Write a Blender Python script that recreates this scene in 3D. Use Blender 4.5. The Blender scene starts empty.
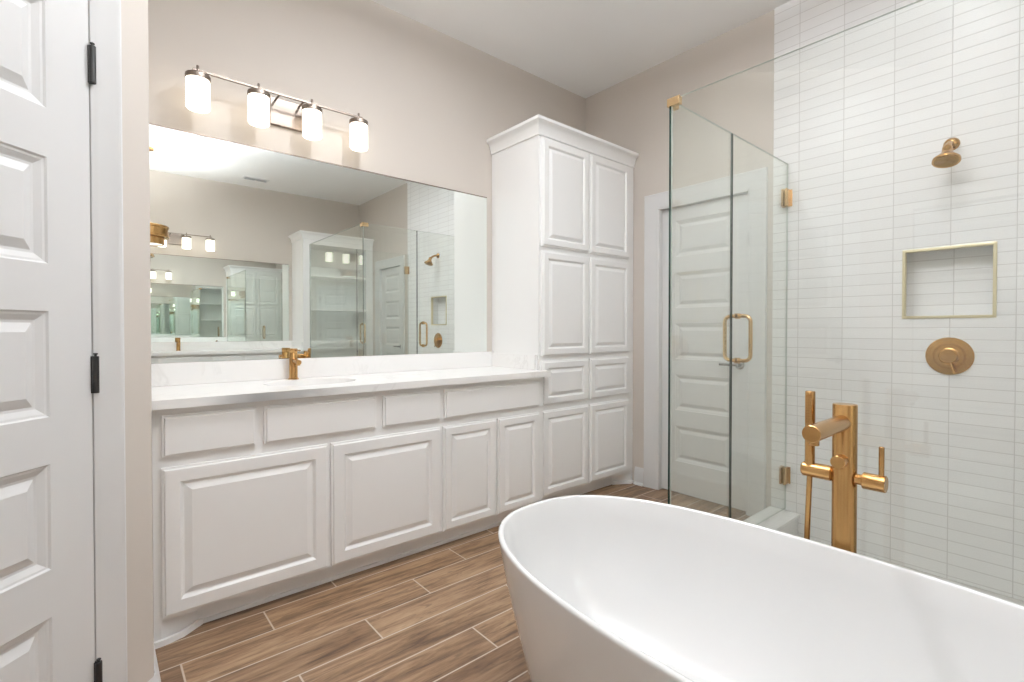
import bpy, bmesh, math, random
from mathutils import Vector, Matrix

random.seed(4)
C = bpy.context.scene.collection
S = bpy.context.scene
PI = math.pi

# ------------------------------------------------------------------ camera
F_PX = 491.0
cam_d = bpy.data.cameras.new('camera')
cam_d.sensor_fit = 'HORIZONTAL'
cam_d.sensor_width = 36.0
cam_d.lens = F_PX / 1024.0 * 36.0
cam_d.clip_start = 0.02
cam_d.shift_y = -5.0 / 1024.0
cam = bpy.data.objects.new('camera', cam_d)
C.objects.link(cam)
YAW = math.atan((1090 - 512) / F_PX)
cam.location = (0, 0, 1.17)
cam.rotation_euler = (PI / 2 - math.radians(0.7), 0, YAW)
S.camera = cam

# ------------------------------------------------------------------ world, exposure, light levels
w = bpy.data.worlds.new('world'); S.world = w
w.use_nodes = True
w.node_tree.nodes['Background'].inputs[0].default_value = (0.8, 0.85, 0.9, 1)
w.node_tree.nodes['Background'].inputs[1].default_value = 0.2
S.view_settings.view_transform = 'Standard'
S.view_settings.look = 'None'
S.view_settings.gamma = 1.0
S.view_settings.use_curve_mapping = False
S.view_settings.exposure = 0.10
SHADE_E = 2.3        # opal lamp shades
DOWN_FILL_W = 23.0         # each added fill downlight, watts
PENDANT_FILL_E = 1.2  # glow added under the drum pendant
UPLIGHT_FILL_W = 12.0      # fill light added in the drum pendant, thrown on the ceiling
BOWL_FILL_W = 290.0        # added unseen bowl above the tub edge, fill bounced off the ceiling
try:
    S.cycles.max_bounces = 20
    S.cycles.glossy_bounces = 14
    S.cycles.transparent_max_bounces = 24
    S.cycles.diffuse_bounces = 8
    S.cycles.use_denoising = True
    S.cycles.sample_clamp_indirect = 6.0
except Exception:
    pass

# ------------------------------------------------------------------ room measurements (metres)
XW = -2.743      # vanity wall
XS = -0.4355     # axis of symmetry of the room
XO = 2 * XS - XW # opposite vanity wall
YB = 3.135       # back wall (tile face)
ZC = 3.10        # ceiling
YST = 0.130      # end wall of the vanity alcove
AX, AY = -1.811, 0.126    # corner where the angled entry wall begins
R2 = math.sqrt(0.5)

def ident(p): return p
def flipx(p): return (2 * XS - p[0], p[1], p[2])

# ------------------------------------------------------------------ helpers
class MB:
    """Collects shapes; build() links them as one mesh object."""
    def __init__(self, T=ident):
        self.bm = bmesh.new(); self.T = T
    def v(self, p): return self.bm.verts.new(self.T(p))
    def face(self, vs, mi=0):
        try:
            f = self.bm.faces.new(vs); f.material_index = mi; return f
        except ValueError:
            return None
    def box(self, x0, x1, y0, y1, z0, z1, mi=0):
        P = [self.v((x, y, z)) for x in (x0, x1) for y in (y0, y1) for z in (z0, z1)]
        for q in ((0, 1, 3, 2), (4, 6, 7, 5), (0, 4, 5, 1), (2, 3, 7, 6), (0, 2, 6, 4), (1, 5, 7, 3)):
            self.face([P[i] for i in q], mi)
        return self
    def prism(self, poly, z0, z1, mi=0):
        a = [self.v((x, y, z0)) for x, y in poly]; b = [self.v((x, y, z1)) for x, y in poly]
        n = len(poly)
        self.face(a[::-1], mi); self.face(b, mi)
        for i in range(n): self.face([a[i], a[(i + 1) % n], b[(i + 1) % n], b[i]], mi)
        return self
    def loft(self, loops, cap0=True, cap1=True, closed=True, mi=0):
        L = [[self.v(p) for p in lp] for lp in loops]
        n = len(L[0])
        for a, b in zip(L, L[1:]):
            for i in range(n if closed else n - 1):
                self.face([a[i], a[(i + 1) % n], b[(i + 1) % n], b[i]], mi)
        if cap0: self.face(L[0][::-1], mi)
        if cap1: self.face(L[-1], mi)
        return self
    def lathe(self, prof, c, axis=(0, 0, 1), n=32, cap0=True, cap1=True, mi=0):
        """prof: (radius, distance along the axis)"""
        ax = Vector(axis).normalized()
        u = ax.orthogonal().normalized(); w_ = ax.cross(u)
        c = Vector(c)
        loops = []
        for r, h in prof:
            r = max(r, 1e-4)
            loops.append([tuple(c + ax * h + (u * math.cos(t) + w_ * math.sin(t)) * r) for t in [2 * PI * i / n for i in range(n)]])
        return self.loft(loops, cap0, cap1, True, mi)
    def cyl(self, p0, p1, r, n=24, ch=0.0, mi=0):
        d = (Vector(p1) - Vector(p0)); L = d.length
        prof = [(r - ch, 0), (r, ch), (r, L - ch), (r - ch, L)] if ch else [(r, 0), (r, L)]
        return self.lathe(prof, p0, d, n, mi=mi)
    def tube(self, pts, r, n=12, mi=0):
        P = [Vector(p) for p in pts]
        loops = []; u = None
        for i, p in enumerate(P):
            t = (P[min(i + 1, len(P) - 1)] - P[max(i - 1, 0)]).normalized()
            if u is None: u = t.orthogonal().normalized()
            u = (u - t * u.dot(t)).normalized(); w_ = t.cross(u)
            loops.append([tuple(p + (u * math.cos(a) + w_ * math.sin(a)) * r) for a in [2 * PI * k / n for k in range(n)]])
        return self.loft(loops, True, True, True, mi)
    def relief(self, frame, a0, a1, b0, b1, prof, fill=True, mi=0):
        """nested rectangles: prof = (inset, depth) list; frame(a, b, d) -> point"""
        loops = []
        for ins, d in prof:
            loops.append([frame(a0 + ins, b0 + ins, d), frame(a1 - ins, b0 + ins, d), frame(a1 - ins, b1 - ins, d), frame(a0 + ins, b1 - ins, d)])
        return self.loft(loops, False, fill, True, mi)
    def build(self, name, mat, parent=None, smooth=0.6, bevel=0.0, seg=2):
        bm = self.bm
        bmesh.ops.recalc_face_normals(bm, faces=bm.faces[:])
        me = bpy.data.meshes.new(name)
        off = Vector(parent['_o']) if parent is not None and '_o' in parent else Vector((0, 0, 0))
        if parent is None:
            # origin at the base of the thing
            xs = [v.co.x for v in bm.verts]; ys = [v.co.y for v in bm.verts]; zs = [v.co.z for v in bm.verts]
            off = Vector(((min(xs) + max(xs)) / 2, (min(ys) + max(ys)) / 2, min(zs)))
        bm.transform(Matrix.Translation(-off))
        bm.to_mesh(me); bm.free()
        mats = mat if isinstance(mat, (list, tuple)) else [mat]
        for m in mats: me.materials.append(m)
        if smooth:
            for p in me.polygons: p.use_smooth = True
            me.set_sharp_from_angle(angle=smooth)
        o = bpy.data.objects.new(name, me); C.objects.link(o)
        if parent is None:
            o.location = off
        else:
            o.parent = parent; o['_o'] = tuple(off)
        if bevel:
            m = o.modifiers.new('soft_edge', 'BEVEL'); m.width = bevel; m.segments = seg
            m.limit_method = 'ANGLE'; m.angle_limit = 0.7; m.harden_normals = False
        return o

def thing(name, label, cat, base, group=None):
    o = bpy.data.objects.new(name, None); C.objects.link(o)
    o.empty_display_size = 0.05
    o.location = base; o['_o'] = tuple(base)
    return tag(o, label, cat, group)
def tag(o, label, cat, group=None):
    o['label'] = label; o['category'] = cat
    if group: o['group'] = group
    return o
def struct(o, label=None):
    o['kind'] = 'structure'
    if label: o['label'] = label; o['category'] = 'room'
    return o

# ------------------------------------------------------------------ materials
def mat(name):
    m = bpy.data.materials.new(name); m.use_nodes = True
    nt = m.node_tree; b = nt.nodes['Principled BSDF']
    return m, nt, b
def N(nt, t, **kw):
    n = nt.nodes.new(t)
    for k, v in kw.items(): setattr(n, k, v)
    return n
def pos(nt):
    return N(nt, 'ShaderNodeNewGeometry').outputs['Position']
def noise(nt, vec, scale, detail=3, rough=0.5, dist=0.0):
    n = N(nt, 'ShaderNodeTexNoise'); nt.links.new(vec, n.inputs['Vector'])
    n.inputs['Scale'].default_value = scale; n.inputs['Detail'].default_value = detail
    n.inputs['Roughness'].default_value = rough; n.inputs['Distortion'].default_value = dist
    return n.outputs['Fac']
def ramp(nt, fac, stops):
    r = N(nt, 'ShaderNodeValToRGB'); nt.links.new(fac, r.inputs[0])
    el = r.color_ramp.elements
    while len(el) < len(stops): el.new(0.5)
    for e, (p, c) in zip(el, stops):
        e.position = p; e.color = (*c, 1) if len(c) == 3 else c
    return r.outputs[0]
def bump(nt, b, h, strength, dist=0.002):
    n = N(nt, 'ShaderNodeBump'); n.inputs['Strength'].default_value = strength; n.inputs['Distance'].default_value = dist
    nt.links.new(h, n.inputs['Height']); nt.links.new(n.outputs[0], b.inputs['Normal'])
def mth(nt, op, a, b=None, c=None):
    n = N(nt, 'ShaderNodeMath', operation=op)
    for i, x in enumerate((a, b, c)):
        if x is None: continue
        if isinstance(x, (int, float)): n.inputs[i].default_value = x
        else: nt.links.new(x, n.inputs[i])
    return n.outputs[0]
def mixc(nt, f, a, b, mode='MIX'):
    n = N(nt, 'ShaderNodeMix', data_type='RGBA', blend_type=mode)
    for i, x in ((0, f), (6, a), (7, b)):
        if isinstance(x, (int, float)): n.inputs[i].default_value = x
        elif isinstance(x, tuple): n.inputs[i].default_value = (*x, 1)
        else: nt.links.new(x, n.inputs[i])
    return n.outputs[2]

def painted(name, col, rough, amt=0.02, bscale=220, bstr=0.05, coat=0.0):
    m, nt, b = mat(name)
    p = pos(nt)
    f = noise(nt, p, 1.7, 2)
    lo = tuple(c * (1 - amt) for c in col); hi = tuple(min(1, c * (1 + amt)) for c in col)
    nt.links.new(ramp(nt, f, [(0.3, lo), (0.7, hi)]), b.inputs['Base Color'])
    b.inputs['Roughness'].default_value = rough
    b.inputs['Coat Weight'].default_value = coat
    if bstr: bump(nt, b, noise(nt, p, bscale, 2), bstr, 0.001)
    return m
M = {}
M['wall'] = painted('beige_wall_paint', (0.595, 0.545, 0.493), 0.75, 0.015, 160, 0.12)
M['ceiling'] = painted('ceiling_paint', (0.89, 0.89, 0.885), 0.9, 0.01, 120, 0.1)
M['cabinet'] = painted('white_cabinet_lacquer', (0.86, 0.855, 0.845), 0.32, 0.008, 300, 0.02)
M['trim'] = painted('white_trim_paint', (0.69, 0.688, 0.682), 0.34, 0.008, 300, 0.02)
M['curb'] = painted('white_solid_stone', (0.82, 0.815, 0.80), 0.25, 0.01, 60, 0.0)
M['tub'] = painted('white_acrylic', (0.765, 0.765, 0.76), 0.12, 0.004, 60, 0.0, 0.5)
M['porcelain'] = painted('white_porcelain', (0.86, 0.86, 0.85), 0.1, 0.004, 60, 0.0, 0.4)
M['black'] = painted('black_metal', (0.012, 0.011, 0.010), 0.4, 0.1, 200, 0.0)
M['grout_floor'] = painted('shower_floor_tile', (0.62, 0.60, 0.57), 0.5, 0.03, 60, 0.05)
M['vent'] = painted('vent_white', (0.76, 0.76, 0.76), 0.5, 0.01, 100, 0)
M['void'] = painted('vent_dark', (0.62, 0.62, 0.62), 0.8, 0.05, 100, 0)

def metal(name, col, rough, brushed=(1, 1, 60)):
    m, nt, b = mat(name)
    p = pos(nt)
    mp = N(nt, 'ShaderNodeMapping'); nt.links.new(p, mp.inputs[0]); mp.inputs['Scale'].default_value = brushed
    f = noise(nt, mp.outputs[0], 12, 2)
    nt.links.new(ramp(nt, f, [(0.3, tuple(c * 0.985 for c in col)), (0.7, col)]), b.inputs['Base Color'])
    b.inputs['Metallic'].default_value = 1.0
    rr = ramp(nt, f, [(0.2, (rough * 0.98,) * 3), (0.8, (rough * 1.02,) * 3)])
    nt.links.new(rr, b.inputs['Roughness'])
    return m
M['brass'] = metal('brushed_copper_brass', (0.53, 0.31, 0.122), 0.24, (90, 90, 3))
M['gold'] = metal('champagne_gold', (0.70, 0.50, 0.28), 0.24, (20, 20, 3))
M['nickel'] = metal('brushed_nickel', (0.27, 0.225, 0.19), 0.42, (2, 2, 60))
M['chrome'] = metal('satin_chrome', (0.36, 0.36, 0.36), 0.25, (20, 20, 3))
M['niche_trim'] = metal('pale_gold_trim', (0.80, 0.72, 0.50), 0.35, (5, 5, 5))

# mirror silvering under faintly green glass
m, nt, b = mat('mirror_silver')
f = noise(nt, pos(nt), 0.8, 1)
nt.links.new(ramp(nt, f, [(0.3, (0.90, 0.94, 0.915)), (0.7, (0.905, 0.945, 0.92))]), b.inputs['Base Color'])
b.inputs['Metallic'].default_value = 1.0; b.inputs['Roughness'].default_value = 0.0
M['mirror'] = m
m, nt, b = mat('mirror_edge')
nt.links.new(ramp(nt, noise(nt, pos(nt), 9, 1), [(0, (0.30, 0.30, 0.27)), (1, (0.38, 0.37, 0.33))]), b.inputs['Base Color'])
b.inputs['Roughness'].default_value = 0.3
M['mirror_edge'] = m

# clear shower glass: tinted transparency with a Schlick mirror layer
def glassmat(name, tint, f0):
    m, nt, b = mat(name); nt.nodes.remove(b)
    out = nt.nodes['Material Output']
    g = N(nt, 'ShaderNodeNewGeometry')
    dp = N(nt, 'ShaderNodeVectorMath', operation='DOT_PRODUCT')
    nt.links.new(g.outputs['Normal'], dp.inputs[0]); nt.links.new(g.outputs['Incoming'], dp.inputs[1])
    c = mth(nt, 'ABSOLUTE', dp.outputs['Value'])
    k = mth(nt, 'POWER', mth(nt, 'SUBTRACT', 1.0, c), 5.0)
    fr = mth(nt, 'ADD', mth(nt, 'MULTIPLY', k, 1 - f0), f0)
    tr = N(nt, 'ShaderNodeBsdfTransparent')
    tn = noise(nt, g.outputs['Position'], 0.7, 1)
    nt.links.new(ramp(nt, tn, [(0.2, tint), (0.8, tuple(x * 1.003 for x in tint))]), tr.inputs[0])
    gl = N(nt, 'ShaderNodeBsdfGlossy'); gl.inputs['Roughness'].default_value = 0.0
    gl.inputs[0].default_value = (0.95, 1, 0.97, 1)
    mx = N(nt, 'ShaderNodeMixShader')
    nt.links.new(fr, mx.inputs[0]); nt.links.new(tr.outputs[0], mx.inputs[1]); nt.links.new(gl.outputs[0], mx.inputs[2])
    nt.links.new(mx.outputs[0], out.inputs[0])
    return m
M['glass'] = glassmat('shower_glass', (0.971, 0.979, 0.969), 0.046)
m, nt, b = mat('glass_edge')
nt.links.new(ramp(nt, noise(nt, pos(nt), 3, 2), [(0.3, (0.008, 0.022, 0.018)), (0.7, (0.02, 0.045, 0.036))]), b.inputs['Base Color'])
b.inputs['Roughness'].default_value = 0.15
M['glass_edge'] = m
m, nt, b = mat('glass_top_edge')
nt.links.new(ramp(nt, noise(nt, pos(nt), 3, 2), [(0.3, (0.50, 0.54, 0.50)), (0.7, (0.56, 0.60, 0.56))]), b.inputs['Base Color'])
b.inputs['Roughness'].default_value = 0.2
M['glass_top'] = m

# lit opal glass
def lit(name, col, e):
    m, nt, b = mat(name)
    b.inputs['Base Color'].default_value = (0.9, 0.88, 0.84, 1)
    nt.links.new(ramp(nt, noise(nt, pos(nt), 6, 1), [(0.2, tuple(c * 0.97 for c in col)), (0.8, col)]), b.inputs['Emission Color'])
    b.inputs['Emission Strength'].default_value = e
    b.inputs['Roughness'].default_value = 0.25
    return m
M['opal'] = lit('lit_opal_glass', (1.0, 0.92, 0.80), SHADE_E)
M['added_diffuser'] = lit('lit_added_diffuser', (1.0, 0.93, 0.84), PENDANT_FILL_E)  # added glow for the pendant underside
M['lens'] = lit('lit_fill_lens', (1.0, 0.98, 0.96), 4.0)  # glowing discs of the added fill lamps

# white quartz with soft grey veins
m, nt, b = mat('white_quartz')
p = pos(nt)
n1 = noise(nt, p, 2.3, 5, 0.55, 1.6)
vein = mth(nt, 'ABSOLUTE', mth(nt, 'SUBTRACT', n1, 0.5))
vv = ramp(nt, vein, [(0.0, (1, 1, 1)), (0.022, (0, 0, 0))])
mask = ramp(nt, noise(nt, p, 1.3, 2), [(0.45, (0, 0, 0)), (0.7, (1, 1, 1))])
vf = mth(nt, 'MULTIPLY', mth(nt, 'MULTIPLY', vv, mask), 0.55)
nt.links.new(mixc(nt, vf, (0.86, 0.85, 0.835), (0.60, 0.57, 0.55)), b.inputs['Base Color'])
b.inputs['Roughness'].default_value = 0.30
M['quartz'] = m

# stacked white wall tile, 222 x 57 mm, slightly uneven glaze
m, nt, b = mat('stacked_white_tile')
p = pos(nt)
sx = N(nt, 'ShaderNodeSeparateXYZ'); nt.links.new(p, sx.inputs[0])
TW, TH, TX0, TZ0, G = 0.2225, 0.0569, -0.436, 2.6602, 0.0016
def grid(coord, pitch, origin):
    q = mth(nt, 'DIVIDE', mth(nt, 'SUBTRACT', coord, origin), pitch)
    fr = mth(nt, 'FRACT', q); idx = mth(nt, 'FLOOR', q)
    edge = mth(nt, 'MULTIPLY', mth(nt, 'MINIMUM', fr, mth(nt, 'SUBTRACT', 1.0, fr)), pitch)
    return idx, edge
ix, ex = grid(sx.outputs[0], TW, TX0)
iz, ez = grid(sx.outputs[2], TH, TZ0)
d = mth(nt, 'MINIMUM', ex, ez)
gm = N(nt, 'ShaderNodeMapRange'); nt.links.new(d, gm.inputs[0])
gm.inputs[1].default_value = G * 0.6; gm.inputs[2].default_value = G * 1.5
idv = N(nt, 'ShaderNodeCombineXYZ'); nt.links.new(ix, idv.inputs[0]); nt.links.new(iz, idv.inputs[1])
wn = N(nt, 'ShaderNodeTexWhiteNoise', noise_dimensions='3D'); nt.links.new(idv.outputs[0], wn.inputs[0])
tc = ramp(nt, wn.outputs[0], [(0, (0.79, 0.785, 0.78)), (1, (0.825, 0.82, 0.815))])
nt.links.new(mixc(nt, gm.outputs[0], (0.62, 0.605, 0.59), tc), b.inputs['Base Color'])
rg = N(nt, 'ShaderNodeMapRange'); nt.links.new(gm.outputs[0], rg.inputs[0])
rg.inputs[3].default_value = 0.8; rg.inputs[4].default_value = 0.34
nt.links.new(rg.outputs[0], b.inputs['Roughness'])
ge = N(nt, 'ShaderNodeMapRange'); nt.links.new(d, ge.inputs[0])
ge.inputs[1].default_value = 0.0; ge.inputs[2].default_value = 0.004
hh = mth(nt, 'ADD', ge.outputs[0], mth(nt, 'MULTIPLY', noise(nt, p, 14, 2), 0.9))
bump(nt, b, hh, 0.35, 0.0012)
M['tile'] = m

# wood-look porcelain planks, 909 x 162 mm, one-third stagger
m, nt, b = mat('wood_look_plank_tile')
p = pos(nt)
sx = N(nt, 'ShaderNodeSeparateXYZ'); nt.links.new(p, sx.inputs[0])
PW, PL, G = 0.162, 0.909, 0.0030
q = mth(nt, 'DIVIDE', mth(nt, 'SUBTRACT', sx.outputs[0], -2.212), PW)
row = mth(nt, 'FLOOR', q); fr = mth(nt, 'FRACT', q)
ex = mth(nt, 'MULTIPLY', mth(nt, 'MINIMUM', fr, mth(nt, 'SUBTRACT', 1.0, fr)), PW)
yo = mth(nt, 'SUBTRACT', sx.outputs[1], mth(nt, 'SUBTRACT', 0.525, mth(nt, 'MULTIPLY', row, 0.305)))
q2 = mth(nt, 'DIVIDE', yo, PL)
col = mth(nt, 'FLOOR', q2); fr2 = mth(nt, 'FRACT', q2)
ey = mth(nt, 'MULTIPLY', mth(nt, 'MINIMUM', fr2, mth(nt, 'SUBTRACT', 1.0, fr2)), PL)
d = mth(nt, 'MINIMUM', ex, ey)
gm = N(nt, 'ShaderNodeMapRange'); nt.links.new(d, gm.inputs[0])
gm.inputs[1].default_value = G * 0.7; gm.inputs[2].default_value = G * 1.3
idv = N(nt, 'ShaderNodeCombineXYZ'); nt.links.new(row, idv.inputs[0]); nt.links.new(col, idv.inputs[1])
wn = N(nt, 'ShaderNodeTexWhiteNoise', noise_dimensions='3D'); nt.links.new(idv.outputs[0], wn.inputs[0])
# grain: stretched along the plank and shifted per plank
sc = N(nt, 'ShaderNodeVectorMath', operation='MULTIPLY'); nt.links.new(p, sc.inputs[0]); sc.inputs[1].default_value = (16, 1.5, 1)
sh = N(nt, 'ShaderNodeVectorMath', operation='MULTIPLY_ADD')
nt.links.new(wn.outputs[1], sh.inputs[0]); sh.inputs[1].default_value = (40, 40, 40); nt.links.new(sc.outputs[0], sh.inputs[2])
g1 = noise(nt, sh.outputs[0], 1.3, 6, 0.6, 0.9)
g2 = noise(nt, sh.outputs[0], 7.0, 5, 0.7, 0.5)
gg = mth(nt, 'ADD', mth(nt, 'MULTIPLY', g1, 0.66), mth(nt, 'MULTIPLY', g2, 0.34))
# sparse dark checks and knots along the grain
sc3 = N(nt, 'ShaderNodeVectorMath', operation='MULTIPLY'); nt.links.new(sh.outputs[0], sc3.inputs[0]); sc3.inputs[1].default_value = (1.6, 2.6, 1)
g3 = noise(nt, sc3.outputs[0], 1.5, 3, 0.55, 1.2)
knots = ramp(nt, g3, [(0.57, (0, 0, 0)), (0.68, (1, 1, 1))])
wood = ramp(nt, gg, [(0.38, (0.100, 0.056, 0.030)), (0.455, (0.215, 0.130, 0.073)), (0.525, (0.305, 0.195, 0.115)), (0.64, (0.42, 0.295, 0.186))])
tint = ramp(nt, wn.outputs[0], [(0, (0.66, 0.60, 0.56)), (0.35, (0.86, 0.84, 0.82)), (0.7, (1.0, 0.97, 0.93)), (1, (1.03, 1.02, 1.01))])
wood = mixc(nt, mth(nt, 'MULTIPLY', knots, 0.6), wood, (0.12, 0.075, 0.045))
wood = mixc(nt, 1.0, wood, tint, 'MULTIPLY')
nt.links.new(mixc(nt, gm.outputs[0], (0.50, 0.42, 0.35), wood), b.inputs['Base Color'])
b.inputs['Roughness'].default_value = 0.42
hh = mth(nt, 'ADD', gm.outputs[0], mth(nt, 'MULTIPLY', g2, 0.25))
bump(nt, b, hh, 0.35, 0.0012)
M['floor'] = m

# ------------------------------------------------------------------ room shell
XT0, XT1 = -1.245, 0.315        # tiled stretch of the back wall
DO0, DO1 = -2.05, -1.385                   # door opening beside the shower
DZ = 2.06
WT = 0.14
def wl(p):      # local frame of the angled entry wall: (along, out, z)
    s, n, z = p
    return (AX + s * R2 + n * R2, AY - s * R2 + n * R2, z)
def wr(p): return flipx(wl(p))

mb = MB()
mb.box(XW - 0.2, XO + 0.2, -1.4, 1.93, -0.1, 0.0)
mb.box(XW - 0.2, -1.12, 1.93, YB + 0.3, -0.1, 0.0); mb.box(2 * XS + 1.12, XO + 0.2, 1.93, YB + 0.3, -0.1, 0.0)
struct(mb.build('floor', M['floor'], smooth=0), 'wood-look plank tile floor of the bathroom')
mb = MB(); mb.box(XW - 0.2, XO + 0.2, -1.4, YB + 0.3, ZC, ZC + 0.1)
struct(mb.build('ceiling', M['ceiling'], smooth=0), 'flat white ceiling of the bathroom')
mb = MB(); mb.box(XW - WT, XW, YST - 0.1, YB + WT, 0, ZC)
struct(mb.build('wall_left', M['wall'], smooth=0), 'beige wall behind the large vanity mirror')
mb = MB(flipx); mb.box(XW - WT, XW, YST - 0.1, YB + WT, 0, ZC)
struct(mb.build('wall_right', M['wall'], smooth=0), 'beige wall seen in the mirror, opposite the vanity')

# back wall: door openings and niche are real holes
NX0, NX1, NZ0, NZ1, ND = -0.617, -0.278, 1.229, 1.570, 0.085
mb = MB()
YW = YB + 0.0
for T in (ident, flipx):
    mb.T = T
    mb.box(XW - WT, DO0, YW, YW + WT, 0, ZC)
    mb.box(DO0, DO1, YW, YW + WT, DZ, ZC)
    mb.box(DO1, XT0 if T is ident else 2 * XS - XT1, YW, YW + WT, 0, ZC)
struct(mb.build('wall_back', M['wall'], smooth=0), 'beige back wall with the two closet doors')
mb = MB()
yt = YB - 0.010
mb.box(XT0, NX0, yt, YB + WT, -0.03, ZC); mb.box(NX1, XT1, yt, YB + WT, -0.03, ZC)
mb.box(NX0, NX1, yt, YB + WT, -0.03, NZ0); mb.box(NX0, NX1, yt, YB + WT, NZ1, ZC)
mb.box(NX0, NX1, YB + ND, YB + WT, NZ0, NZ1)
struct(mb.build('wall_back_tile', M['tile'], smooth=0), 'wall of stacked white tile in the shower')

# alcove end walls with a rounded corner into the angled entry walls
def stub(T, name, label):
    mb = MB(T)
    # rounded nose between the end wall (y = YST) and the angled wall
    r = 0.02
    nose = []
    cx_, cy_ = AX - 0.009, YST - r - 0.002
    for k in range(7):
        a = PI / 2 - k * (PI / 4) / 6
        nose.append((cx_ + r * math.cos(a), cy_ + r * math.sin(a)))
    end = wl((0.178, 0, 0)); back = wl((0.178, -0.12, 0))
    poly = [(XW - 0.1, YST)] + nose + [(end[0], end[1]), (back[0], back[1]), (XW - 0.1, YST - 0.12)]
    mb.prism(poly, 0, ZC)
    return struct(mb.build(name, M['wall'], smooth=0.5), label)
stub(ident, 'wall_left_end', 'beige rounded wall end beside the black-hinged door')
stub(flipx, 'wall_right_end', 'beige rounded wall end of the opposite vanity alcove')
DS0, DS1 = 0.190, 0.900     # leaf of the angled door, along the wall
def angled(T, name, label):
    mb = MB(T)
    mb.box(DS0 - 0.008, DS1 + 0.008, -0.12, 0.0, DZ, ZC)
    mb.box(DS1 + 0.008, 1.331, -0.12, 0.0, 0, ZC)
    return struct(mb.build(name, M['wall'], smooth=0), label)
angled(wl, 'wall_left_entry', 'beige angled entry wall around the black-hinged door')
angled(wr, 'wall_right_entry', 'beige angled entry wall facing the black-hinged door')
mb = MB()
mb.box(-2.3, 1.43, -0.95, -0.815 - 0.02, DZ, ZC); mb.box(-2.3, -0.85, -0.95, -0.835, 0, DZ); mb.box(-0.021, 1.43, -0.95, -0.835, 0, DZ)
struct(mb.build('wall_front', M['wall'], smooth=0), 'beige wall above the entry door')
# ---- five-panel doors
PAN = [(0.233, 0.485), (0.599, 0.851), (0.963, 1.215), (1.327, 1.579), (1.694, 1.946)]
PPROF = [(0, 0), (0.004, -0.004), (0.009, -0.005), (0.022, -0.012), (0.028, -0.0125), (0.050, -0.003)]
def panel_door(fr, a0, a1, z1, parent_name, label, smooth=0):
    """fr(a, z, d): d = distance out of the door's face. Returns the leaf (top-level mesh)."""
    mb = MB(lambda p: fr(*p))
    st = 0.108
    zs = [0.008] + [z for ab in PAN for z in ab] + [z1]
    idn = lambda a, b, d: (a, b, d)
    # stiles and rails: flat faces
    def quad(x0, x1, y0, y1):
        mb.face([mb.v((x0, y0, 0)), mb.v((x1, y0, 0)), mb.v((x1, y1, 0)), mb.v((x0, y1, 0))])
    for za, zb in zip(zs, zs[1:]): quad(a0, a0 + st, za, zb); quad(a1 - st, a1, za, zb)
    for i in range(0, len(zs), 2): quad(a0 + st, a1 - st, zs[i], zs[i + 1])
    for lo, hi in PAN: mb.relief(idn, a0 + st, a1 - st, lo, hi, PPROF)
    # edges and back
    # side edges follow the split stiles
    for a in (a0, a1):
        for za, zb in zip(zs, zs[1:]):
            mb.face([mb.v((a, za, 0)), mb.v((a, zb, 0)), mb.v((a, zb, -0.035)), mb.v((a, za, -0.035))])
    for z in (zs[0], z1):
        for b0, b1 in ((a0, a0 + st), (a0 + st, a1 - st), (a1 - st, a1)):
            mb.face([mb.v((b0, z, 0)), mb.v((b1, z, 0)), mb.v((b1, z, -0.035)), mb.v((b0, z, -0.035))])
    back = [(a0, z) for z in zs] + [(a0 + st, z1), (a1 - st, z1)] + [(a1, z) for z in zs[::-1]] + [(a1 - st, zs[0]), (a0 + st, zs[0])]
    mb.face([mb.v((a, z, -0.035)) for a, z in back])
    bmesh.ops.remove_doubles(mb.bm, verts=mb.bm.verts[:], dist=1e-5)
    o = mb.build(parent_name, M['trim'], smooth=smooth)
    o['_o'] = tuple(o.location)
    return struct(o, label)

def casing(T, name, a0, a1, z1, w=0.086, depth=0.018, label=None):
    """door casing in a (along, out, z) frame: stepped profile, mitred"""
    mb = MB(T)
    prof = [(0.0, -0.004), (0.0, 0.003), (0.003, 0.005), (0.012, 0.0065), (0.018, 0.0085), (w - 0.016, depth - 0.003), (w - 0.008, depth), (w - 0.003, depth - 0.001), (w, depth - 0.005), (w, 0.0)]
    loops = []
    for o_, h in prof:
        loops.append([(a0 - o_, h, 0), (a0 - o_, h, z1 + o_), (a1 + o_, h, z1 + o_), (a1 + o_, h, 0)])
    mb.loft(loops, False, False, False)
    return struct(mb.build(name, M['trim'], smooth=0.5), label)

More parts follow.
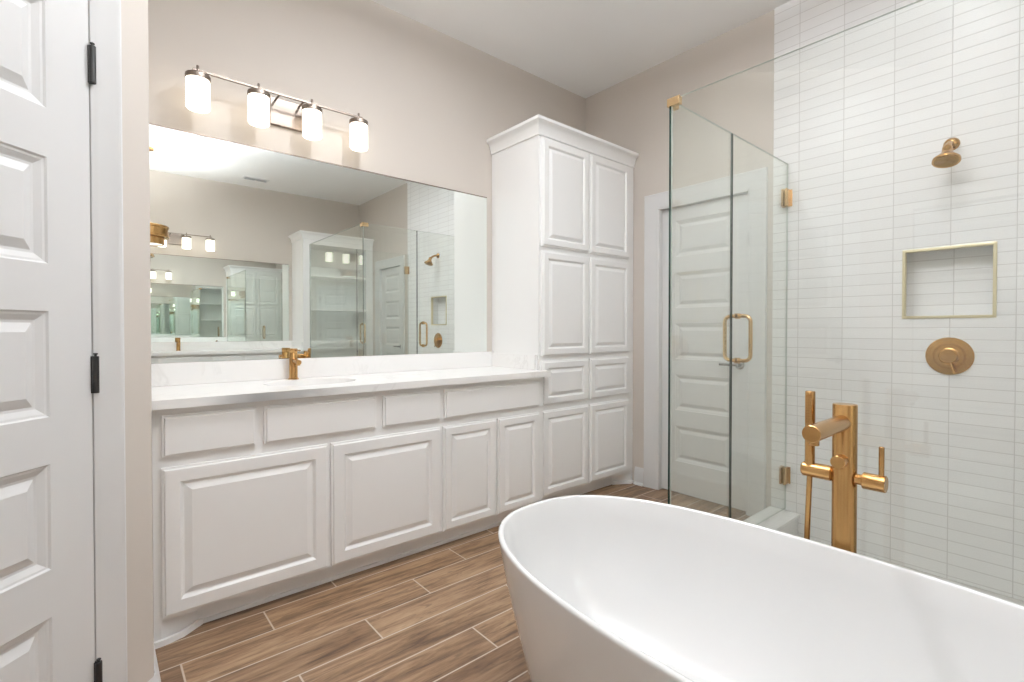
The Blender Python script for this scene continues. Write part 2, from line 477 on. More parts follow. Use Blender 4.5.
# angled door with black hinges (door face flush with the wall plane)
for k, T in enumerate((wl, wr)):
    d = panel_door(lambda a, z, dd, T=T: T((a, dd + 0.002, z)), DS0, DS1, 2.045, 'door_%d' % (k + 1),
                   ('white five-panel door with black hinges, in the angled entry wall', 'white five-panel door seen only by reflection, facing the black-hinged door')[k])
    for z0, z1 in ((1.806, 1.902), (1.006, 1.102), (0.206, 0.302)):
        h = MB(T); s = DS0 - 0.003
        h.cyl((s, 0.010, z0), (s, 0.010, z1), 0.0075, 14, 0.001)
        h.cyl((s, 0.010, z1), (s, 0.010, z1 + 0.004), 0.003, 10); h.cyl((s, 0.010, z1 + 0.004), (s, 0.010, z1 + 0.008), 0.0052, 10, 0.001)
        h.box(s - 0.004, s + 0.006, -0.004, 0.009, z0, z1)
        o = h.build('hinge', M['black'], d); o['label'] = 'black door hinge'
    kb = MB(T)
    kb.lathe([(0.028, 0), (0.028, 0.006), (0.012, 0.009), (0.010, 0.04)], (DS1 - 0.06, 0.002, 0.95), (0, 1, 0), 20)
    kb.box(DS1 - 0.17, DS1 - 0.05, 0.036, 0.048, 0.942, 0.958)
    kb.build('door_lever', M['black'], d, bevel=0.003)
    casing(T, 'trim_%d' % (k + 1), DS0 - 0.004, DS1 + 0.004, 2.050, 0.081,
           label=('white casing around the black-hinged door', 'white casing around the door facing the black-hinged door')[k])
# back wall doors
for k, T in enumerate((ident, flipx)):
    d = panel_door(lambda a, z, dd, T=T: T((a, YB + 0.035 - dd, z)), DO0 + 0.018, DO1 - 0.018, 2.04, 'door_%d' % (k + 3),
                   ('white five-panel closet door seen through the shower glass', 'white five-panel closet door seen in the mirror')[k])
    kb = MB(T); yy = YB + 0.035; xl = DO1 - 0.075
    kb.lathe([(0.030, 0), (0.030, 0.007), (0.026, 0.009), (0.011, 0.010), (0.010, 0.050)], (xl, yy, 0.945), (0, -1, 0), 20)
    kb.tube([(xl, yy - 0.045, 0.945), (xl - 0.02, yy - 0.047, 0.945), (xl - 0.115, yy - 0.047, 0.945)], 0.008, 10)
    o = kb.build('door_lever', M['chrome'], d); o['label'] = 'dark metal lever handle'
    jb = MB(T)
    for (x0, x1) in ((DO0 - 0.001, DO0 + 0.016), (DO1 - 0.016, DO1 + 0.001)):
        jb.box(x0, x1, YB - 0.002, YB + WT, 0, DZ)
    jb.box(DO0, DO1, YB - 0.002, YB + WT, DZ - 0.016, DZ)
    struct(jb.build('door_jamb' if k == 0 else 'door_jamb', M['trim'], smooth=0), 'white jamb of a back wall closet door')
    casing(lambda p, T=T: T((p[0], YB - p[1], p[2])), 'trim_%d' % (k + 3), DO0 + 0.004, DO1 - 0.004, DZ - 0.006, 0.108,
           label=('white door casing between the tall cabinet and the shower glass', 'white door casing seen in the mirror beyond the shower')[k])
# entry door behind the camera
d = panel_door(lambda a, z, dd: (a, -0.86 + dd, z), -0.846, -0.025, 2.045, 'door_5', 'white five-panel entry door between the two angled walls')

# ---- baseboards
BP = [(0.016, 0.0), (0.016, 0.095), (0.012, 0.112), (0.006, 0.122), (0.004, 0.130)]
def baseboard(name, path, T, label):
    """path: list of (x, y, nx, ny): offset directions"""
    mb = MB(T)
    loops = []
    for o_, z in [(0.0, 0.0)] + BP + [(0.0, 0.130)]:
        loops.append([(x + nx * o_, y + ny * o_, z) for x, y, nx, ny in path])
    mb.loft(loops, False, False, False)
    # quarter round at the foot
    loops = []
    for o_, z in [(0.016, 0.020), (0.022, 0.018), (0.027, 0.012), (0.028, 0.0)]:
        loops.append([(x + nx * o_, y + ny * o_, z) for x, y, nx, ny in path])
    mb.loft(loops, False, False, False)
    return struct(mb.build(name, M['trim'], smooth=0.7), label)
for k, T in enumerate((ident, flipx)):
    sd = ('left', 'right')[k]
    baseboard('baseboard_back_' + sd, [(-2.235, YB, 0, -1), (DO0 - 0.104, YB, 0, -1)], T, ('white baseboard between the tall cabinet and the door casing', 'white baseboard beside the open shelf tower')[k])
    e = wl((0.100, 0, 0))
    t_ = math.tan(PI / 8)
    path = [(-2.155, YST, 0, 1), (AX - 0.02, YST, 0, 1), (AX - 0.005, YST - 0.004, 0.38, 0.92), (AX + 0.006, YST - 0.013, R2, R2), (e[0], e[1], R2, R2)]
    baseboard('baseboard_end_' + sd, path, T, ('white baseboard wrapping the rounded wall end by the vanity', 'white baseboard wrapping the opposite rounded wall end')[k])

# ------------------------------------------------------------------ cabinets
EDGE = [(0.0, -0.020), (0.0, -0.0085), (0.0075, -0.0075), (0.0095, -0.0010), (0.0125, 0.0)]
RAISED = EDGE + [(0.056, 0.0), (0.060, -0.0035), (0.066, -0.0108), (0.070, -0.0118), (0.092, -0.0010), (0.094, 0.0)]
SMALL = EDGE + [(0.045, 0.0), (0.049, -0.0035), (0.054, -0.0105), (0.058, -0.0115), (0.078, -0.0010), (0.080, 0.0)]
def front(T, name, parent, xf, y0, y1, z0, z1, prof):
    mb = MB(T)
    mb.relief(lambda a, b_, d: (xf + d, a, b_), y0, y1, z0, z1, prof)
    v = [mb.v((xf - 0.020, a, b_)) for a, b_ in ((y0, z0), (y1, z0), (y1, z1), (y0, z1))]
    mb.face(v)
    bmesh.ops.remove_doubles(mb.bm, verts=mb.bm.verts[:], dist=1e-6)
    return mb.build(name, M['cabinet'], parent, smooth=0)

VY0, VY1 = 0.157, 2.137
XV, XVF = -2.2205, -2.200
def vanity(T, label, side):
    t = thing('vanity_cabinet', label, 'cabinet', T((-2.48, 1.15, 0)))
    mb = MB(T)
    mb.box(XW + 0.004, XV, VY0, VY1, 0.088, 0.881)
    mb.build('carcass', M['cabinet'], t, smooth=0)
    mb = MB(T)
    mb.box(XW + 0.004, -2.288, VY0, VY1, 0.0, 0.088)
    # angled bracket feet at both ends
    for y0, y1, yk in ((VY0, VY0 + 0.022, VY0 + 0.145), (VY1, VY1 - 0.022, VY1 - 0.145)):
        mb.prism([(-2.288, y0), (XV, y0), (XV, y1), (-2.245, y1 + (yk - y1) * 0.42), (-2.288, yk)], 0.0, 0.0879)
    # shoe mould
    mb.box(-2.288, -2.278, VY0 + 0.14, VY1 - 0.14, 0, 0.016)
    a = VY0
    mb.prism([(-2.285, VY0 + 0.15), (-2.236, VY0 + 0.085), (XV, VY0 + 0.025), (XV, VY0), (XV + 0.014, VY0), (XV + 0.012, VY0 + 0.033), (-2.226, VY0 + 0.094), (-2.276, VY0 + 0.162)], 0, 0.022)
    mb.build('toe_kick', M['cabinet'], t, smooth=0.4)
    for y0, y1 in ((0.182, 0.793), (0.807, 1.384), (1.400, 1.757), (1.768, 2.100)):
        front(T, 'door', t, XVF, y0, y1, 0.102, 0.659, RAISED if y1 - y0 > 0.45 else SMALL)
    for y0, y1 in ((0.184, 0.501), (0.531, 1.025), (1.059, 1.380), (1.409, 2.098)):
        front(T, 'drawer', t, XVF, y0, y1, 0.697, 0.853, EDGE)
    return t
vanity(ident, 'long white raised-panel vanity cabinet under the quartz countertop', 'l')
vanity(flipx, 'white vanity cabinet seen only in the mirror, under the opposite countertop', 'r')

TY0, TY1, XTF = 2.1405, YB - 0.003, -2.260
CROWN = [(0.0, 2.400), (0.010, 2.402), (0.010, 2.420), (0.014, 2.430), (0.019, 2.450), (0.030, 2.468), (0.042, 2.476), (0.047, 2.481), (0.047, 2.500), (0.0, 2.502)]
def crown(T, t):
    mb = MB(T); loops = []
    for o_, z in CROWN:
        loops.append([(XW + 0.004, TY0 - o_, z), (XTF + o_, TY0 - o_, z), (XTF + o_, TY1, z)])
    mb.loft(loops, False, False, False)
    mb.box(XW + 0.004, XTF, TY0, TY1, 2.400, 2.502)
    return mb.build('crown_moulding', M['cabinet'], t, smooth=0.5)
def toe(T, t):
    mb = MB(T)
    mb.box(XW + 0.004, -2.335, TY0, TY1, 0, 0.088)
    mb.prism([(-2.335, TY1), (XTF - 0.002, TY1), (XTF - 0.002, TY1 - 0.03), (-2.285, TY1 - 0.06), (-2.335, TY1 - 0.15)], 0, 0.0879)
    mb.prism([(-2.335, TY1 - 0.15), (-2.285, TY1 - 0.06), (XTF - 0.002, TY1 - 0.03), (XTF - 0.002, TY1), (XTF + 0.010, TY1), (XTF + 0.010, TY1 - 0.036), (-2.277, TY1 - 0.072), (-2.326, TY1 - 0.16)], 0, 0.022)
    mb.build('toe_kick', M['cabinet'], t, smooth=0.4)
t = thing('tall_cabinet', 'tall white linen cabinet with crown moulding standing beside the mirror', 'cabinet', (-2.5, 2.64, 0))
MB().box(XW + 0.004, XTF, TY0, TY1, 0.088, 2.400).build('carcass', M['cabinet'], t, smooth=0)
toe(ident, t); crown(ident, t)
for y0, y1 in ((2.163, 2.604), (2.621, 3.070)):
    front(ident, 'door', t, XTF + 0.020, y0, y1, 0.106, 0.652, SMALL)
    front(ident, 'drawer', t, XTF + 0.020, y0, y1, 0.688, 0.972, SMALL)
    front(ident, 'door', t, XTF + 0.020, y0, y1, 1.003, 1.674, SMALL)
    front(ident, 'door', t, XTF + 0.020, y0, y1, 1.704, 2.388, SMALL)
# open shelf tower opposite (seen in the mirror)
t = thing('shelf_tower', 'tall white open-shelved tower seen in the mirror behind the shower glass', 'shelf unit', flipx((-2.5, 2.64, 0)))
mb = MB(flipx)
mb.box(XW + 0.004, XTF, TY0, TY0 + 0.02, 0.088, 2.4); mb.box(XW + 0.004, XTF, TY1 - 0.02, TY1, 0.088, 2.4)
mb.box(XW + 0.004, XW + 0.016, TY0 + 0.02, TY1 - 0.02, 0.088, 2.4); mb.box(XW + 0.016, XTF, TY0 + 0.02, TY1 - 0.02, 2.34, 2.4)
mb.box(XTF - 0.02, XTF, TY0 + 0.02, TY0 + 0.10, 0.088, 2.34); mb.box(XTF - 0.02, XTF, TY1 - 0.10, TY1 - 0.02, 0.088, 2.34)
mb.box(XW + 0.016, XTF, TY0 + 0.02, TY1 - 0.02, 0.088, 0.13)
mb.build('carcass', M['cabinet'], t, smooth=0)
for z in (0.55, 1.00, 1.46, 1.925):
    MB(flipx).box(XW + 0.017, XTF - 0.021, TY0 + 0.021, TY1 - 0.021, z - 0.02, z + 0.012).build('shelf', M['cabinet'], t, smooth=0, bevel=0.002)
toe(flipx, t); crown(flipx, t)

# ---- countertops with undermount sinks and splashes
SKX, SKY, SAX, SAY = -2.487, 0.815, 0.165, 0.215
XCF, CZ0, CZ1 = -2.175, 0.8815, 0.9150
def counter(T, label):
    t = thing('countertop', label, 'countertop', T((-2.46, 1.15, CZ0)))
    mb = MB(T)
    y0, y1, ya, yb = VY0 - 0.015, TY0 - 0.002, 0.50, 1.13
    xb = XW + 0.003
    n = 64
    inner = [(SKX + SAX * math.cos(2 * PI * i / n), SKY + SAY * math.sin(2 * PI * i / n)) for i in range(n)]
    outer = []
    for x, y in inner:
        dx, dy = x - SKX, y - SKY
        k = min([(XCF - SKX) / dx if dx > 1e-9 else 9e9, (xb - SKX) / dx if dx < -1e-9 else 9e9,
                 (yb - SKY) / dy if dy > 1e-9 else 9e9, (ya - SKY) / dy if dy < -1e-9 else 9e9])
        outer.append((SKX + dx * k, SKY + dy * k))
    # snap the four corners so the outer loop is a true rectangle
    for c in ((XCF, ya), (XCF, yb), (xb, ya), (xb, yb)):
        i = min(range(n), key=lambda j: (outer[j][0] - c[0]) ** 2 + (outer[j][1] - c[1]) ** 2); outer[i] = c
    r = 0.003
    ins = lambda e: [(SKX + (SAX + e) * math.cos(2 * PI * i / n), SKY + (SAY + e) * math.sin(2 * PI * i / n)) for i in range(n)]
    z = lambda P, h: [(x, y, h) for x, y in P]
    mb.loft([z(outer, CZ1), z(ins(r), CZ1), z(inner, CZ1 - r), z(inner, CZ0), z(outer, CZ0)], False, False)
    mb.face([mb.v(p) for p in ((XCF, ya, CZ0), (XCF, yb, CZ0), (XCF, yb, CZ1), (XCF, ya, CZ1))])
    mb.box(xb, XCF, y0, ya, CZ0, CZ1)
    mb.prism([(xb, yb), (XCF, yb), (XCF, y1 + 0.028), (XTF + 0.023, y1 + 0.028), (XTF + 0.023, y1), (xb, y1)], CZ0, CZ1)
    bmesh.ops.remove_doubles(mb.bm, verts=mb.bm.verts[:], dist=1e-5)
    mb.build('slab', M['quartz'], t, smooth=0.4)
    mb = MB(T); mb.box(xb, xb + 0.024, y0, y1, CZ1 + 0.0005, 1.018)
    mb.build('backsplash', M['quartz'], t, smooth=0, bevel=0.0015)
    mb = MB(T); mb.box(xb + 0.0245, XTF - 0.012, y1 - 0.019, y1, CZ1 + 0.0005, 1.010)
    mb.build('side_splash', M['quartz'], t, smooth=0, bevel=0.0015)
    return t
counter(ident, 'white veined quartz countertop with backsplash on the long vanity')
counter(flipx, 'white quartz countertop with backsplash seen in the mirror')
def sink(T, label):
    t = thing('sink', label, 'sink', T((SKX, SKY, 0.75)))
    mb = MB(T); n = 48; loops = []
    for k, zz in [(1.09, 0.8805), (1.0, 0.8805), (0.99, 0.872), (0.955, 0.83), (0.86, 0.785), (0.66, 0.758), (0.35, 0.748), (0.10, 0.746)]:
        loops.append([(SKX + SAX * k * math.cos(2 * PI * i / n), SKY + SAY * k * math.sin(2 * PI * i / n), zz) for i in range(n)])
    mb.loft(loops, False, True)
    mb.build('basin', M['porcelain'], t)
    mb = MB(T); mb.lathe([(0.022, 0.0), (0.022, 0.003), (0.016, 0.004), (0.012, 0.002)], (SKX, SKY, 0.7465), (0, 0, 1), 24)
    mb.build('drain', M['brass'], t)
sink(ident, 'oval white undermount sink in the long quartz countertop')
sink(flipx, 'oval white undermount sink in the countertop seen in the mirror')
def faucet(T, label):
    fx, fy = -2.672, 0.783
    t = thing('sink_faucet', label, 'faucet', T((fx, fy, CZ1)))
    mb = MB(T); mb.lathe([(0.026, 0), (0.026, 0.004), (0.0215, 0.006), (0.0205, 0.010), (0.0205, 0.135), (0.0195, 0.1365), (0.0195, 0.139), (0.0205, 0.1405), (0.0205, 0.157), (0.019, 0.159)], (fx, fy, CZ1), n=32)
    mb.build('body', M['brass'], t)
    mb = MB(T); mb.cyl((fx + 0.012, fy, CZ1 + 0.097), (fx + 0.092, fy, CZ1 + 0.091), 0.0125, 24, 0.001)
    mb.cyl((fx + 0.081, fy, CZ1 + 0.082), (fx + 0.081, fy, CZ1 + 0.075), 0.0085, 16)
    mb.build('spout', M['brass'], t)
    mb = MB(T); mb.cyl((fx + 0.016, fy + 0.004, CZ1 + 0.149), (fx + 0.062, fy + 0.014, CZ1 + 0.150), 0.0042, 14, 0.0008)
    mb.build('lever', M['brass'], t)
faucet(ident, 'brass single-hole faucet standing behind the oval sink on the countertop')
faucet(flipx, 'brass faucet standing by the opposite sink, seen only in the mirror')

# ---- mirrors
def mirror(T, label):
    t = thing('vanity_mirror', label, 'mirror', T((XW, 1.12, 1.019)))
    y0, y1, z0, z1 = YST + 0.012, 2.093, 1.0195, 2.091
    mb = MB(T)
    mb.box(XW + 0.001, XW + 0.006, y0, y1, z0, z1, 1)
    for f in mb.bm.faces:
        c = f.calc_center_median()
        if abs(T(tuple(c))[0] - (XW + 0.006)) < 1e-4: f.material_index = 0
    mb.build('mirror_plate', [M['mirror'], M['mirror_edge']], t, smooth=0)
    mb = MB(T); mb.box(XW + 0.0005, XW + 0.0085, y0, y1, z1 + 0.0002, z1 + 0.006)
    mb.build('top_channel', M['nickel'], t, smooth=0)
mirror(ident, 'large frameless mirror above the long vanity backsplash')
mirror(flipx, 'frameless mirror on the opposite wall, seen in the large mirror')

# ---- vanity lights
LY = (0.366, 0.619, 0.872, 1.125)
def vanity_light(T, label):
    t = thing('vanity_light', label, 'wall light', T((XW, 0.746, 2.238)))
    xl = XW + 0.106
    mb = MB(T); mb.box(XW + 0.0005, XW + 0.022, 0.690, 0.860, 2.226, 2.368)
    mb.build('backplate', M['nickel'], t, smooth=0, bevel=0.004)
    for y in (0.715, 0.832):
        mb = MB(T); mb.cyl((XW + 0.022, y, 2.349), (xl - 0.004, y, 2.349), 0.005, 14); mb.build('arm', M['nickel'], t)
    mb = MB(T); mb.box(xl - 0.005, xl + 0.005, LY[0] - 0.02, LY[3] + 0.02, 2.344, 2.355); mb.build('crossbar', M['nickel'], t, smooth=0, bevel=0.001)
    for y in LY:
        s = MB(T); r = 0.0475
        s.lathe([(0.020, 2.310), (r - 0.006, 2.310), (r, 2.305), (r, 2.180), (r - 0.004, 2.174), (r - 0.009, 2.176), (r - 0.009, 2.198), (0.012, 2.208)], (xl, y, 0), n=32)
        so = s.build('lamp_shade', M['opal'], t); so['label'] = 'lit white opal glass cylinder shade'
        c = MB(T); c.lathe([(r + 0.001, 2.306), (r + 0.0025, 2.308), (r + 0.0025, 2.326), (r, 2.329), (0.010, 2.331), (0.0062, 2.334), (0.0062, 2.370), (0.005, 2.372)], (xl, y, 0), n=32)
        c.build('shade_cap', M['nickel'], so)
vanity_light(ident, 'four-shade brushed nickel light bar on the wall above the large mirror')
vanity_light(flipx, 'four-shade nickel light bar above the opposite mirror, seen by reflection')

# ------------------------------------------------------------------ shower
XG, YG, GT = -1.165, 1.878, 0.0095
GZ0, GZ1 = 0.102, 2.149
# curb
mb = MB()
xo, xi, yo_, yi = -1.240, -1.095, 1.805, 1.953
x2 = 2 * XS
mb.prism([(xo, YB - 0.011), (xo, yo_), (x2 - xo, yo_), (x2 - xo, YB - 0.011), (x2 - xi, YB - 0.011), (x2 - xi, yi), (xi, yi), (xi, YB - 0.011)], -0.030, 0.078)
mb.prism([(xo - 0.012, YB - 0.0115), (xo - 0.012, yo_ - 0.012), (x2 - xo + 0.012, yo_ - 0.012), (x2 - xo + 0.012, YB - 0.0115), (x2 - xi - 0.012, YB - 0.0115), (x2 - xi - 0.012, yi + 0.012), (xi + 0.012, yi + 0.012), (xi + 0.012, YB - 0.0115)], 0.078, 0.100)
struct(mb.build('shower_curb', M['curb'], smooth=0, bevel=0.003), 'white stone curb under the shower glass')
mb = MB(); mb.box(-1.12, x2 + 1.12, 1.93, YB - 0.011, -0.10, -0.030)
struct(mb.build('shower_floor', M['grout_floor'], smooth=0), 'pale shower floor inside the glass')
mb = MB(); mb.lathe([(0.055, 0), (0.055, 0.003), (0.050, 0.004)], (XS, 2.6, -0.0298), n=24)
tag(mb.build('shower_drain', M['gold']), 'round drain in the shower floor', 'drain')

def pane(T, name, parent, x0, x1, y0, y1, z0, z1, thin, pale=()):
    mb = MB(T); mb.box(x0, x1, y0, y1, z0, z1)
    for i, f in enumerate(mb.bm.faces):   # order: x0 x1 y0 y1 z0 z1
        big = (0, 1) if thin == 'x' else (2, 3)
        f.material_index = 0 if i in big else (2 if i in (4, 5) or i in pale else 1)
    return mb.build(name, [M['glass'], M['glass_edge'], M['glass_top']], parent, smooth=0)
h = GT / 2
o = pane(ident, 'shower_screen', None, XG + h + 0.001, 2 * XS - XG - h - 0.001, YG - h, YG + h, GZ0, GZ1, 'y', (0, 1))
tag(o, 'wide clear glass shower screen standing behind the bathtub', 'shower glass')
for k, T in enumerate((ident, flipx)):
    o = pane(T, 'shower_side_panel', None, XG - h, XG + h, YG - h, 2.425, GZ0, GZ1, 'x')
    tag(o, ('fixed clear glass shower panel with brass corner clip, beside the hinged glass door', 'fixed glass panel on the far side of the shower, next to the open shelves')[k], 'shower glass')
    o['_o'] = tuple(o.location)
    if k: c = None
    else: c = MB(T)
    if c: c.prism([(XG - 0.012, YG - 0.012), (XG + 0.045, YG - 0.012), (XG + 0.045, YG + 0.012), (XG + 0.012, YG + 0.012), (XG + 0.012, YG + 0.045), (XG - 0.012, YG + 0.045)], GZ1 - 0.030, GZ1 + 0.004)
    if c: cl = c.build('corner_clip', M['gold'], o, smooth=0, bevel=0.0015); cl['label'] = 'champagne gold glass clip'
    t = thing('shower_door', ('hinged clear glass shower door with gold pull handle', 'hinged glass shower door on the far side, handle seen through the glass')[k], 'shower door', T((XG, 2.8, GZ0)))
    pane(T, 'glass_pane', t, XG - h, XG + h, 2.433, YB - 0.013, GZ0 + 0.008, GZ1, 'x', (3,))
    # back-to-back D pull
    mb = MB(T); yh, z0, z1, rr = 2.499, 1.014, 1.241, 0.030
    for sgn in (1, -1):
        pts = [(XG + sgn * h, yh, z1), (XG + sgn * (0.066 - rr), yh, z1)]
        for i in range(1, 7):
            a = PI / 2 * i / 6
            pts.append((XG + sgn * (0.066 - rr + rr * math.sin(a)), yh, z1 - rr + rr * math.cos(a)))
        for i in range(0, 7):
            a = PI / 2 * i / 6
            pts.append((XG + sgn * (0.066 - rr + rr * math.cos(a)), yh, z0 + rr - rr * math.sin(a)))
        pts.append((XG + sgn * h, yh, z0))
        mb.tube(pts, 0.0095, 14)
        for z in (z0, z1): mb.cyl((XG + sgn * h, yh, z), (XG + sgn * (h + 0.007), yh, z), 0.0155, 20, 0.001)
    o = mb.build('handle', M['gold'], t); o['label'] = 'champagne gold D-shaped pull handle'
    for za, zb in ((1.896, 1.996), (0.260, 0.360)):
        mb = MB(T)
        mb.box(XG - 0.016, XG - h, YB - 0.062, YB - 0.0125, za, zb); mb.box(XG + h, XG + 0.016, YB - 0.062, YB - 0.0125, za, zb)
        mb.box(XG - 0.028, XG + 0.028, YB - 0.0125, YB - 0.0105, za, zb)
        mb.cyl((XG - 0.0215, YB - 0.02, za + 0.004), (XG - 0.0215, YB - 0.02, zb - 0.004), 0.0055, 12)
        mb.build('hinge', M['gold'], t, smooth=0.6, bevel=0.001)

# niche frame
t = thing('shower_niche', 'recessed rectangular tile niche with pale gold edge, above the valve', 'niche', ((NX0 + NX1) / 2, YB, NZ0))
mb = MB(); yn = yt
f = lambda a, b_, d: (a, yn - d, b_)
e = 0.011
loops = []
for ins, d in ((-0.002, -0.001), (-0.002, 0.004), (0.0, 0.005), (e - 0.001, 0.005), (e, 0.004), (e, -0.02)):
    loops.append([f(NX0 + ins, NZ0 + ins, d), f(NX1 - ins, NZ0 + ins, d), f(NX1 - ins, NZ1 - ins, d), f(NX0 + ins, NZ1 - ins, d)])
mb.loft(loops, False, False, True)
mb.build('frame', M['niche_trim'], t, smooth=0.4)

# shower head
t = thing('shower_sprayer', 'brass shower head on a short arm, high on the tile wall', 'shower head', (-0.436, yt, 2.05))
ys = yt
mb = MB(); mb.lathe([(0.031, 0), (0.031, 0.004), (0.026, 0.012), (0.014, 0.018)], (-0.436, ys, 2.056), (0, -1, 0), 28); mb.build('flange', M['brass'], t)
mb = MB()
pts = [(-0.436, ys - 0.005, 2.056), (-0.436, ys - 0.04, 2.052), (-0.436, ys - 0.075, 2.038), (-0.436, ys - 0.105, 2.014)]
mb.tube(pts, 0.0120, 14); mb.build('arm', M['brass'], t)
hd = Vector((0, -0.34, -0.94)).normalized(); hc = Vector((-0.436, ys - 0.108, 2.012))
mb = MB()
mb.lathe([(0.012, -0.014), (0.0185, -0.005), (0.0195, 0.008), (0.019, 0.018), (0.025, 0.030), (0.038, 0.046), (0.048, 0.056), (0.0515, 0.060), (0.052, 0.069), (0.050, 0.072), (0.046, 0.071)], hc, hd, 36)
ho = mb.build('head', M['brass'], t)
mb = MB()
prof = [(0.045, 0.0705)]
for k in range(6):
    r = 0.043 - k * 0.0072
    prof += [(r, 0.0730), (r - 0.0035, 0.0730), (r - 0.005, 0.0710)]
mb.lathe(prof, hc, hd, 36, cap0=False); mb.build('spray_face', metal('dark_brass_spray_face', (0.40, 0.25, 0.10), 0.4), ho)

# shower valve
t = thing('shower_valve', 'round brass shower valve with small lever, below the tile niche', 'shower valve', (-0.436, yt, 1.045))
ax = (0, -1, 0); c = (-0.436, yt, 1.045)
mb = MB(); mb.lathe([(0.089, 0), (0.0895, 0.003), (0.088, 0.006), (0.060, 0.0085), (0.0585, 0.0065), (0.0555, 0.0065), (0.054, 0.0090), (0.04, 0.010)], c, ax, 48); mb.build('escutcheon', M['brass'], t)
mb = MB(); mb.lathe([(0.040, 0.0095), (0.040, 0.016), (0.0345, 0.018), (0.0335, 0.040), (0.031, 0.043)], c, ax, 36); mb.build('knob', M['brass'], t)
mb = MB(); mb.tube([(-0.428, yt - 0.032, 1.02), (-0.421, yt - 0.034, 0.998), (-0.412, yt - 0.036, 0.968)], 0.0055, 12); mb.build('lever', M['brass'], t)

# ------------------------------------------------------------------ bathtub
t = thing('bathtub', 'freestanding white oval bathtub on the plank floor before the shower', 'bathtub', (XS, 1.140, 0))
TA, TB, TCY = 0.789, 0.391, 1.140
def sup(a, b_, z, n=2.5, cnt=128, dz=0.0):
    P = []
    for i in range(cnt):
        th = 2 * PI * i / cnt
        c_, s_ = math.cos(th), math.sin(th)
        x = a * math.copysign(abs(c_) ** (2 / n), c_); y = b_ * math.copysign(abs(s_) ** (2 / n), s_)
        P.append((XS + x, TCY + y, z + dz * (x / TA) ** 2))
    return P
mb = MB(); L = []
for k in range(15):       # outside: gently curved flare
    u = k / 14
    g = 1 - (1 - u) ** 1.6
    L.append(sup(0.615 + (TA - 0.615) * (0.55 * u + 0.45 * g), 0.285 + (TB - 0.285) * (0.55 * u + 0.45 * g), 0.004 + u * 0.566, 2.5))
for e, z in ((0.0, 0.575), (-0.0015, 0.579), (-0.005, 0.581), (-0.010, 0.581), (-0.0135, 0.579), (-0.016, 0.575)):
    L.append(sup(TA + e, TB + e, z, 2.5))
for k in range(1, 15):
    u = k / 14
    s_ = u ** 1.5
    z = 0.575 - 0.42 * (1 - (1 - u) ** 2.3)
    L.append(sup(TA - 0.016 - 0.34 * s_, TB - 0.016 - 0.27 * s_, z, 2.5 - 0.3 * u))
mb.loft(L, True, True)
mb.build('shell', M['tub'], t, smooth=1.0)
mb = MB(); mb.lathe([(0.035, 0), (0.035, 0.004), (0.028, 0.007), (0.001, 0.008)], (XS + 0.2, TCY, 0.1555), n=28); o = mb.build('drain', M['brass'], t); o['label'] = 'round brass tub drain'

# freestanding tub filler
FX, FY = -0.443, 1.602
t = thing('tub_filler', 'freestanding brass tub filler on the floor between tub and shower glass', 'faucet', (FX, FY, 0))
mb = MB(); mb.lathe([(0.052, 0), (0.052, 0.008), (0.048, 0.012), (0.032, 0.014)], (FX, FY, 0.0005), n=36); mb.build('base', M['brass'], t)
mb = MB(); mb.lathe([(0.0298, 0.013), (0.0298, 0.960), (0.0285, 0.9625), (0.024, 0.963)], (FX, FY, 0), n=40); mb.build('column', M['brass'], t)
mb = MB(); mb.cyl((FX, FY - 0.027, 0.913), (FX, FY - 0.258, 0.913), 0.0215, 32, 0.0015)
mb.cyl((FX, FY - 0.235, 0.896), (FX, FY - 0.235, 0.882), 0.0110, 18, 0.001); mb.build('spout', M['brass'], t)
mb = MB(); mb.cyl((FX - 0.027, FY, 0.760), (FX - 0.108, FY, 0.760), 0.0215, 28, 0.005); mb.build('side_arm', M['brass'], t)
mb = MB(); mb.cyl((FX + 0.027, FY, 0.758), (FX + 0.047, FY, 0.758), 0.0145, 24); mb.cyl((FX + 0.044, FY, 0.758), (FX + 0.096, FY, 0.758), 0.0225, 28, 0.0015)
hv = mb.build('mixer_handle', M['brass'], t)
mb = MB(); mb.cyl((FX + 0.085, FY, 0.776), (FX + 0.085, FY, 0.857), 0.0065, 16, 0.001); mb.build('lever', M['brass'], hv)
mb = MB(); mb.cyl((FX, FY - 0.027, 0.808), (FX, FY - 0.060, 0.808), 0.0180, 24, 0.001); mb.build('diverter_knob', M['brass'], t)
hx = FX - 0.0865; hy = FY - 0.004
mb = MB(); mb.cyl((hx, hy, 0.772), (hx, hy, 0.991), 0.0130, 24, 0.0015); hs = mb.build('hand_shower', M['brass'], t)
mb = MB(); mb.box(hx - 0.0085, hx + 0.0085, hy - 0.0148, hy - 0.0118, 0.896, 0.980)
for i in range(10):
    for j in range(3):
        mb.cyl((hx - 0.0055 + j * 0.0055, hy - 0.0148, 0.902 + i * 0.008), (hx - 0.0055 + j * 0.0055, hy - 0.0160, 0.902 + i * 0.008), 0.0016, 6)
mb.build('spray_face', M['brass'], hs)
mb = MB(); pts = []
for i in range(19):
    u = i / 18
    pts.append((hx - 0.007 * math.sin(u * PI * 0.8), hy - 0.008 * math.sin(u * PI), 0.742 * (1 - u) + 0.03 * u))
mb.tube(pts, 0.0075, 12); mb.build('hose', M['brass'], t)

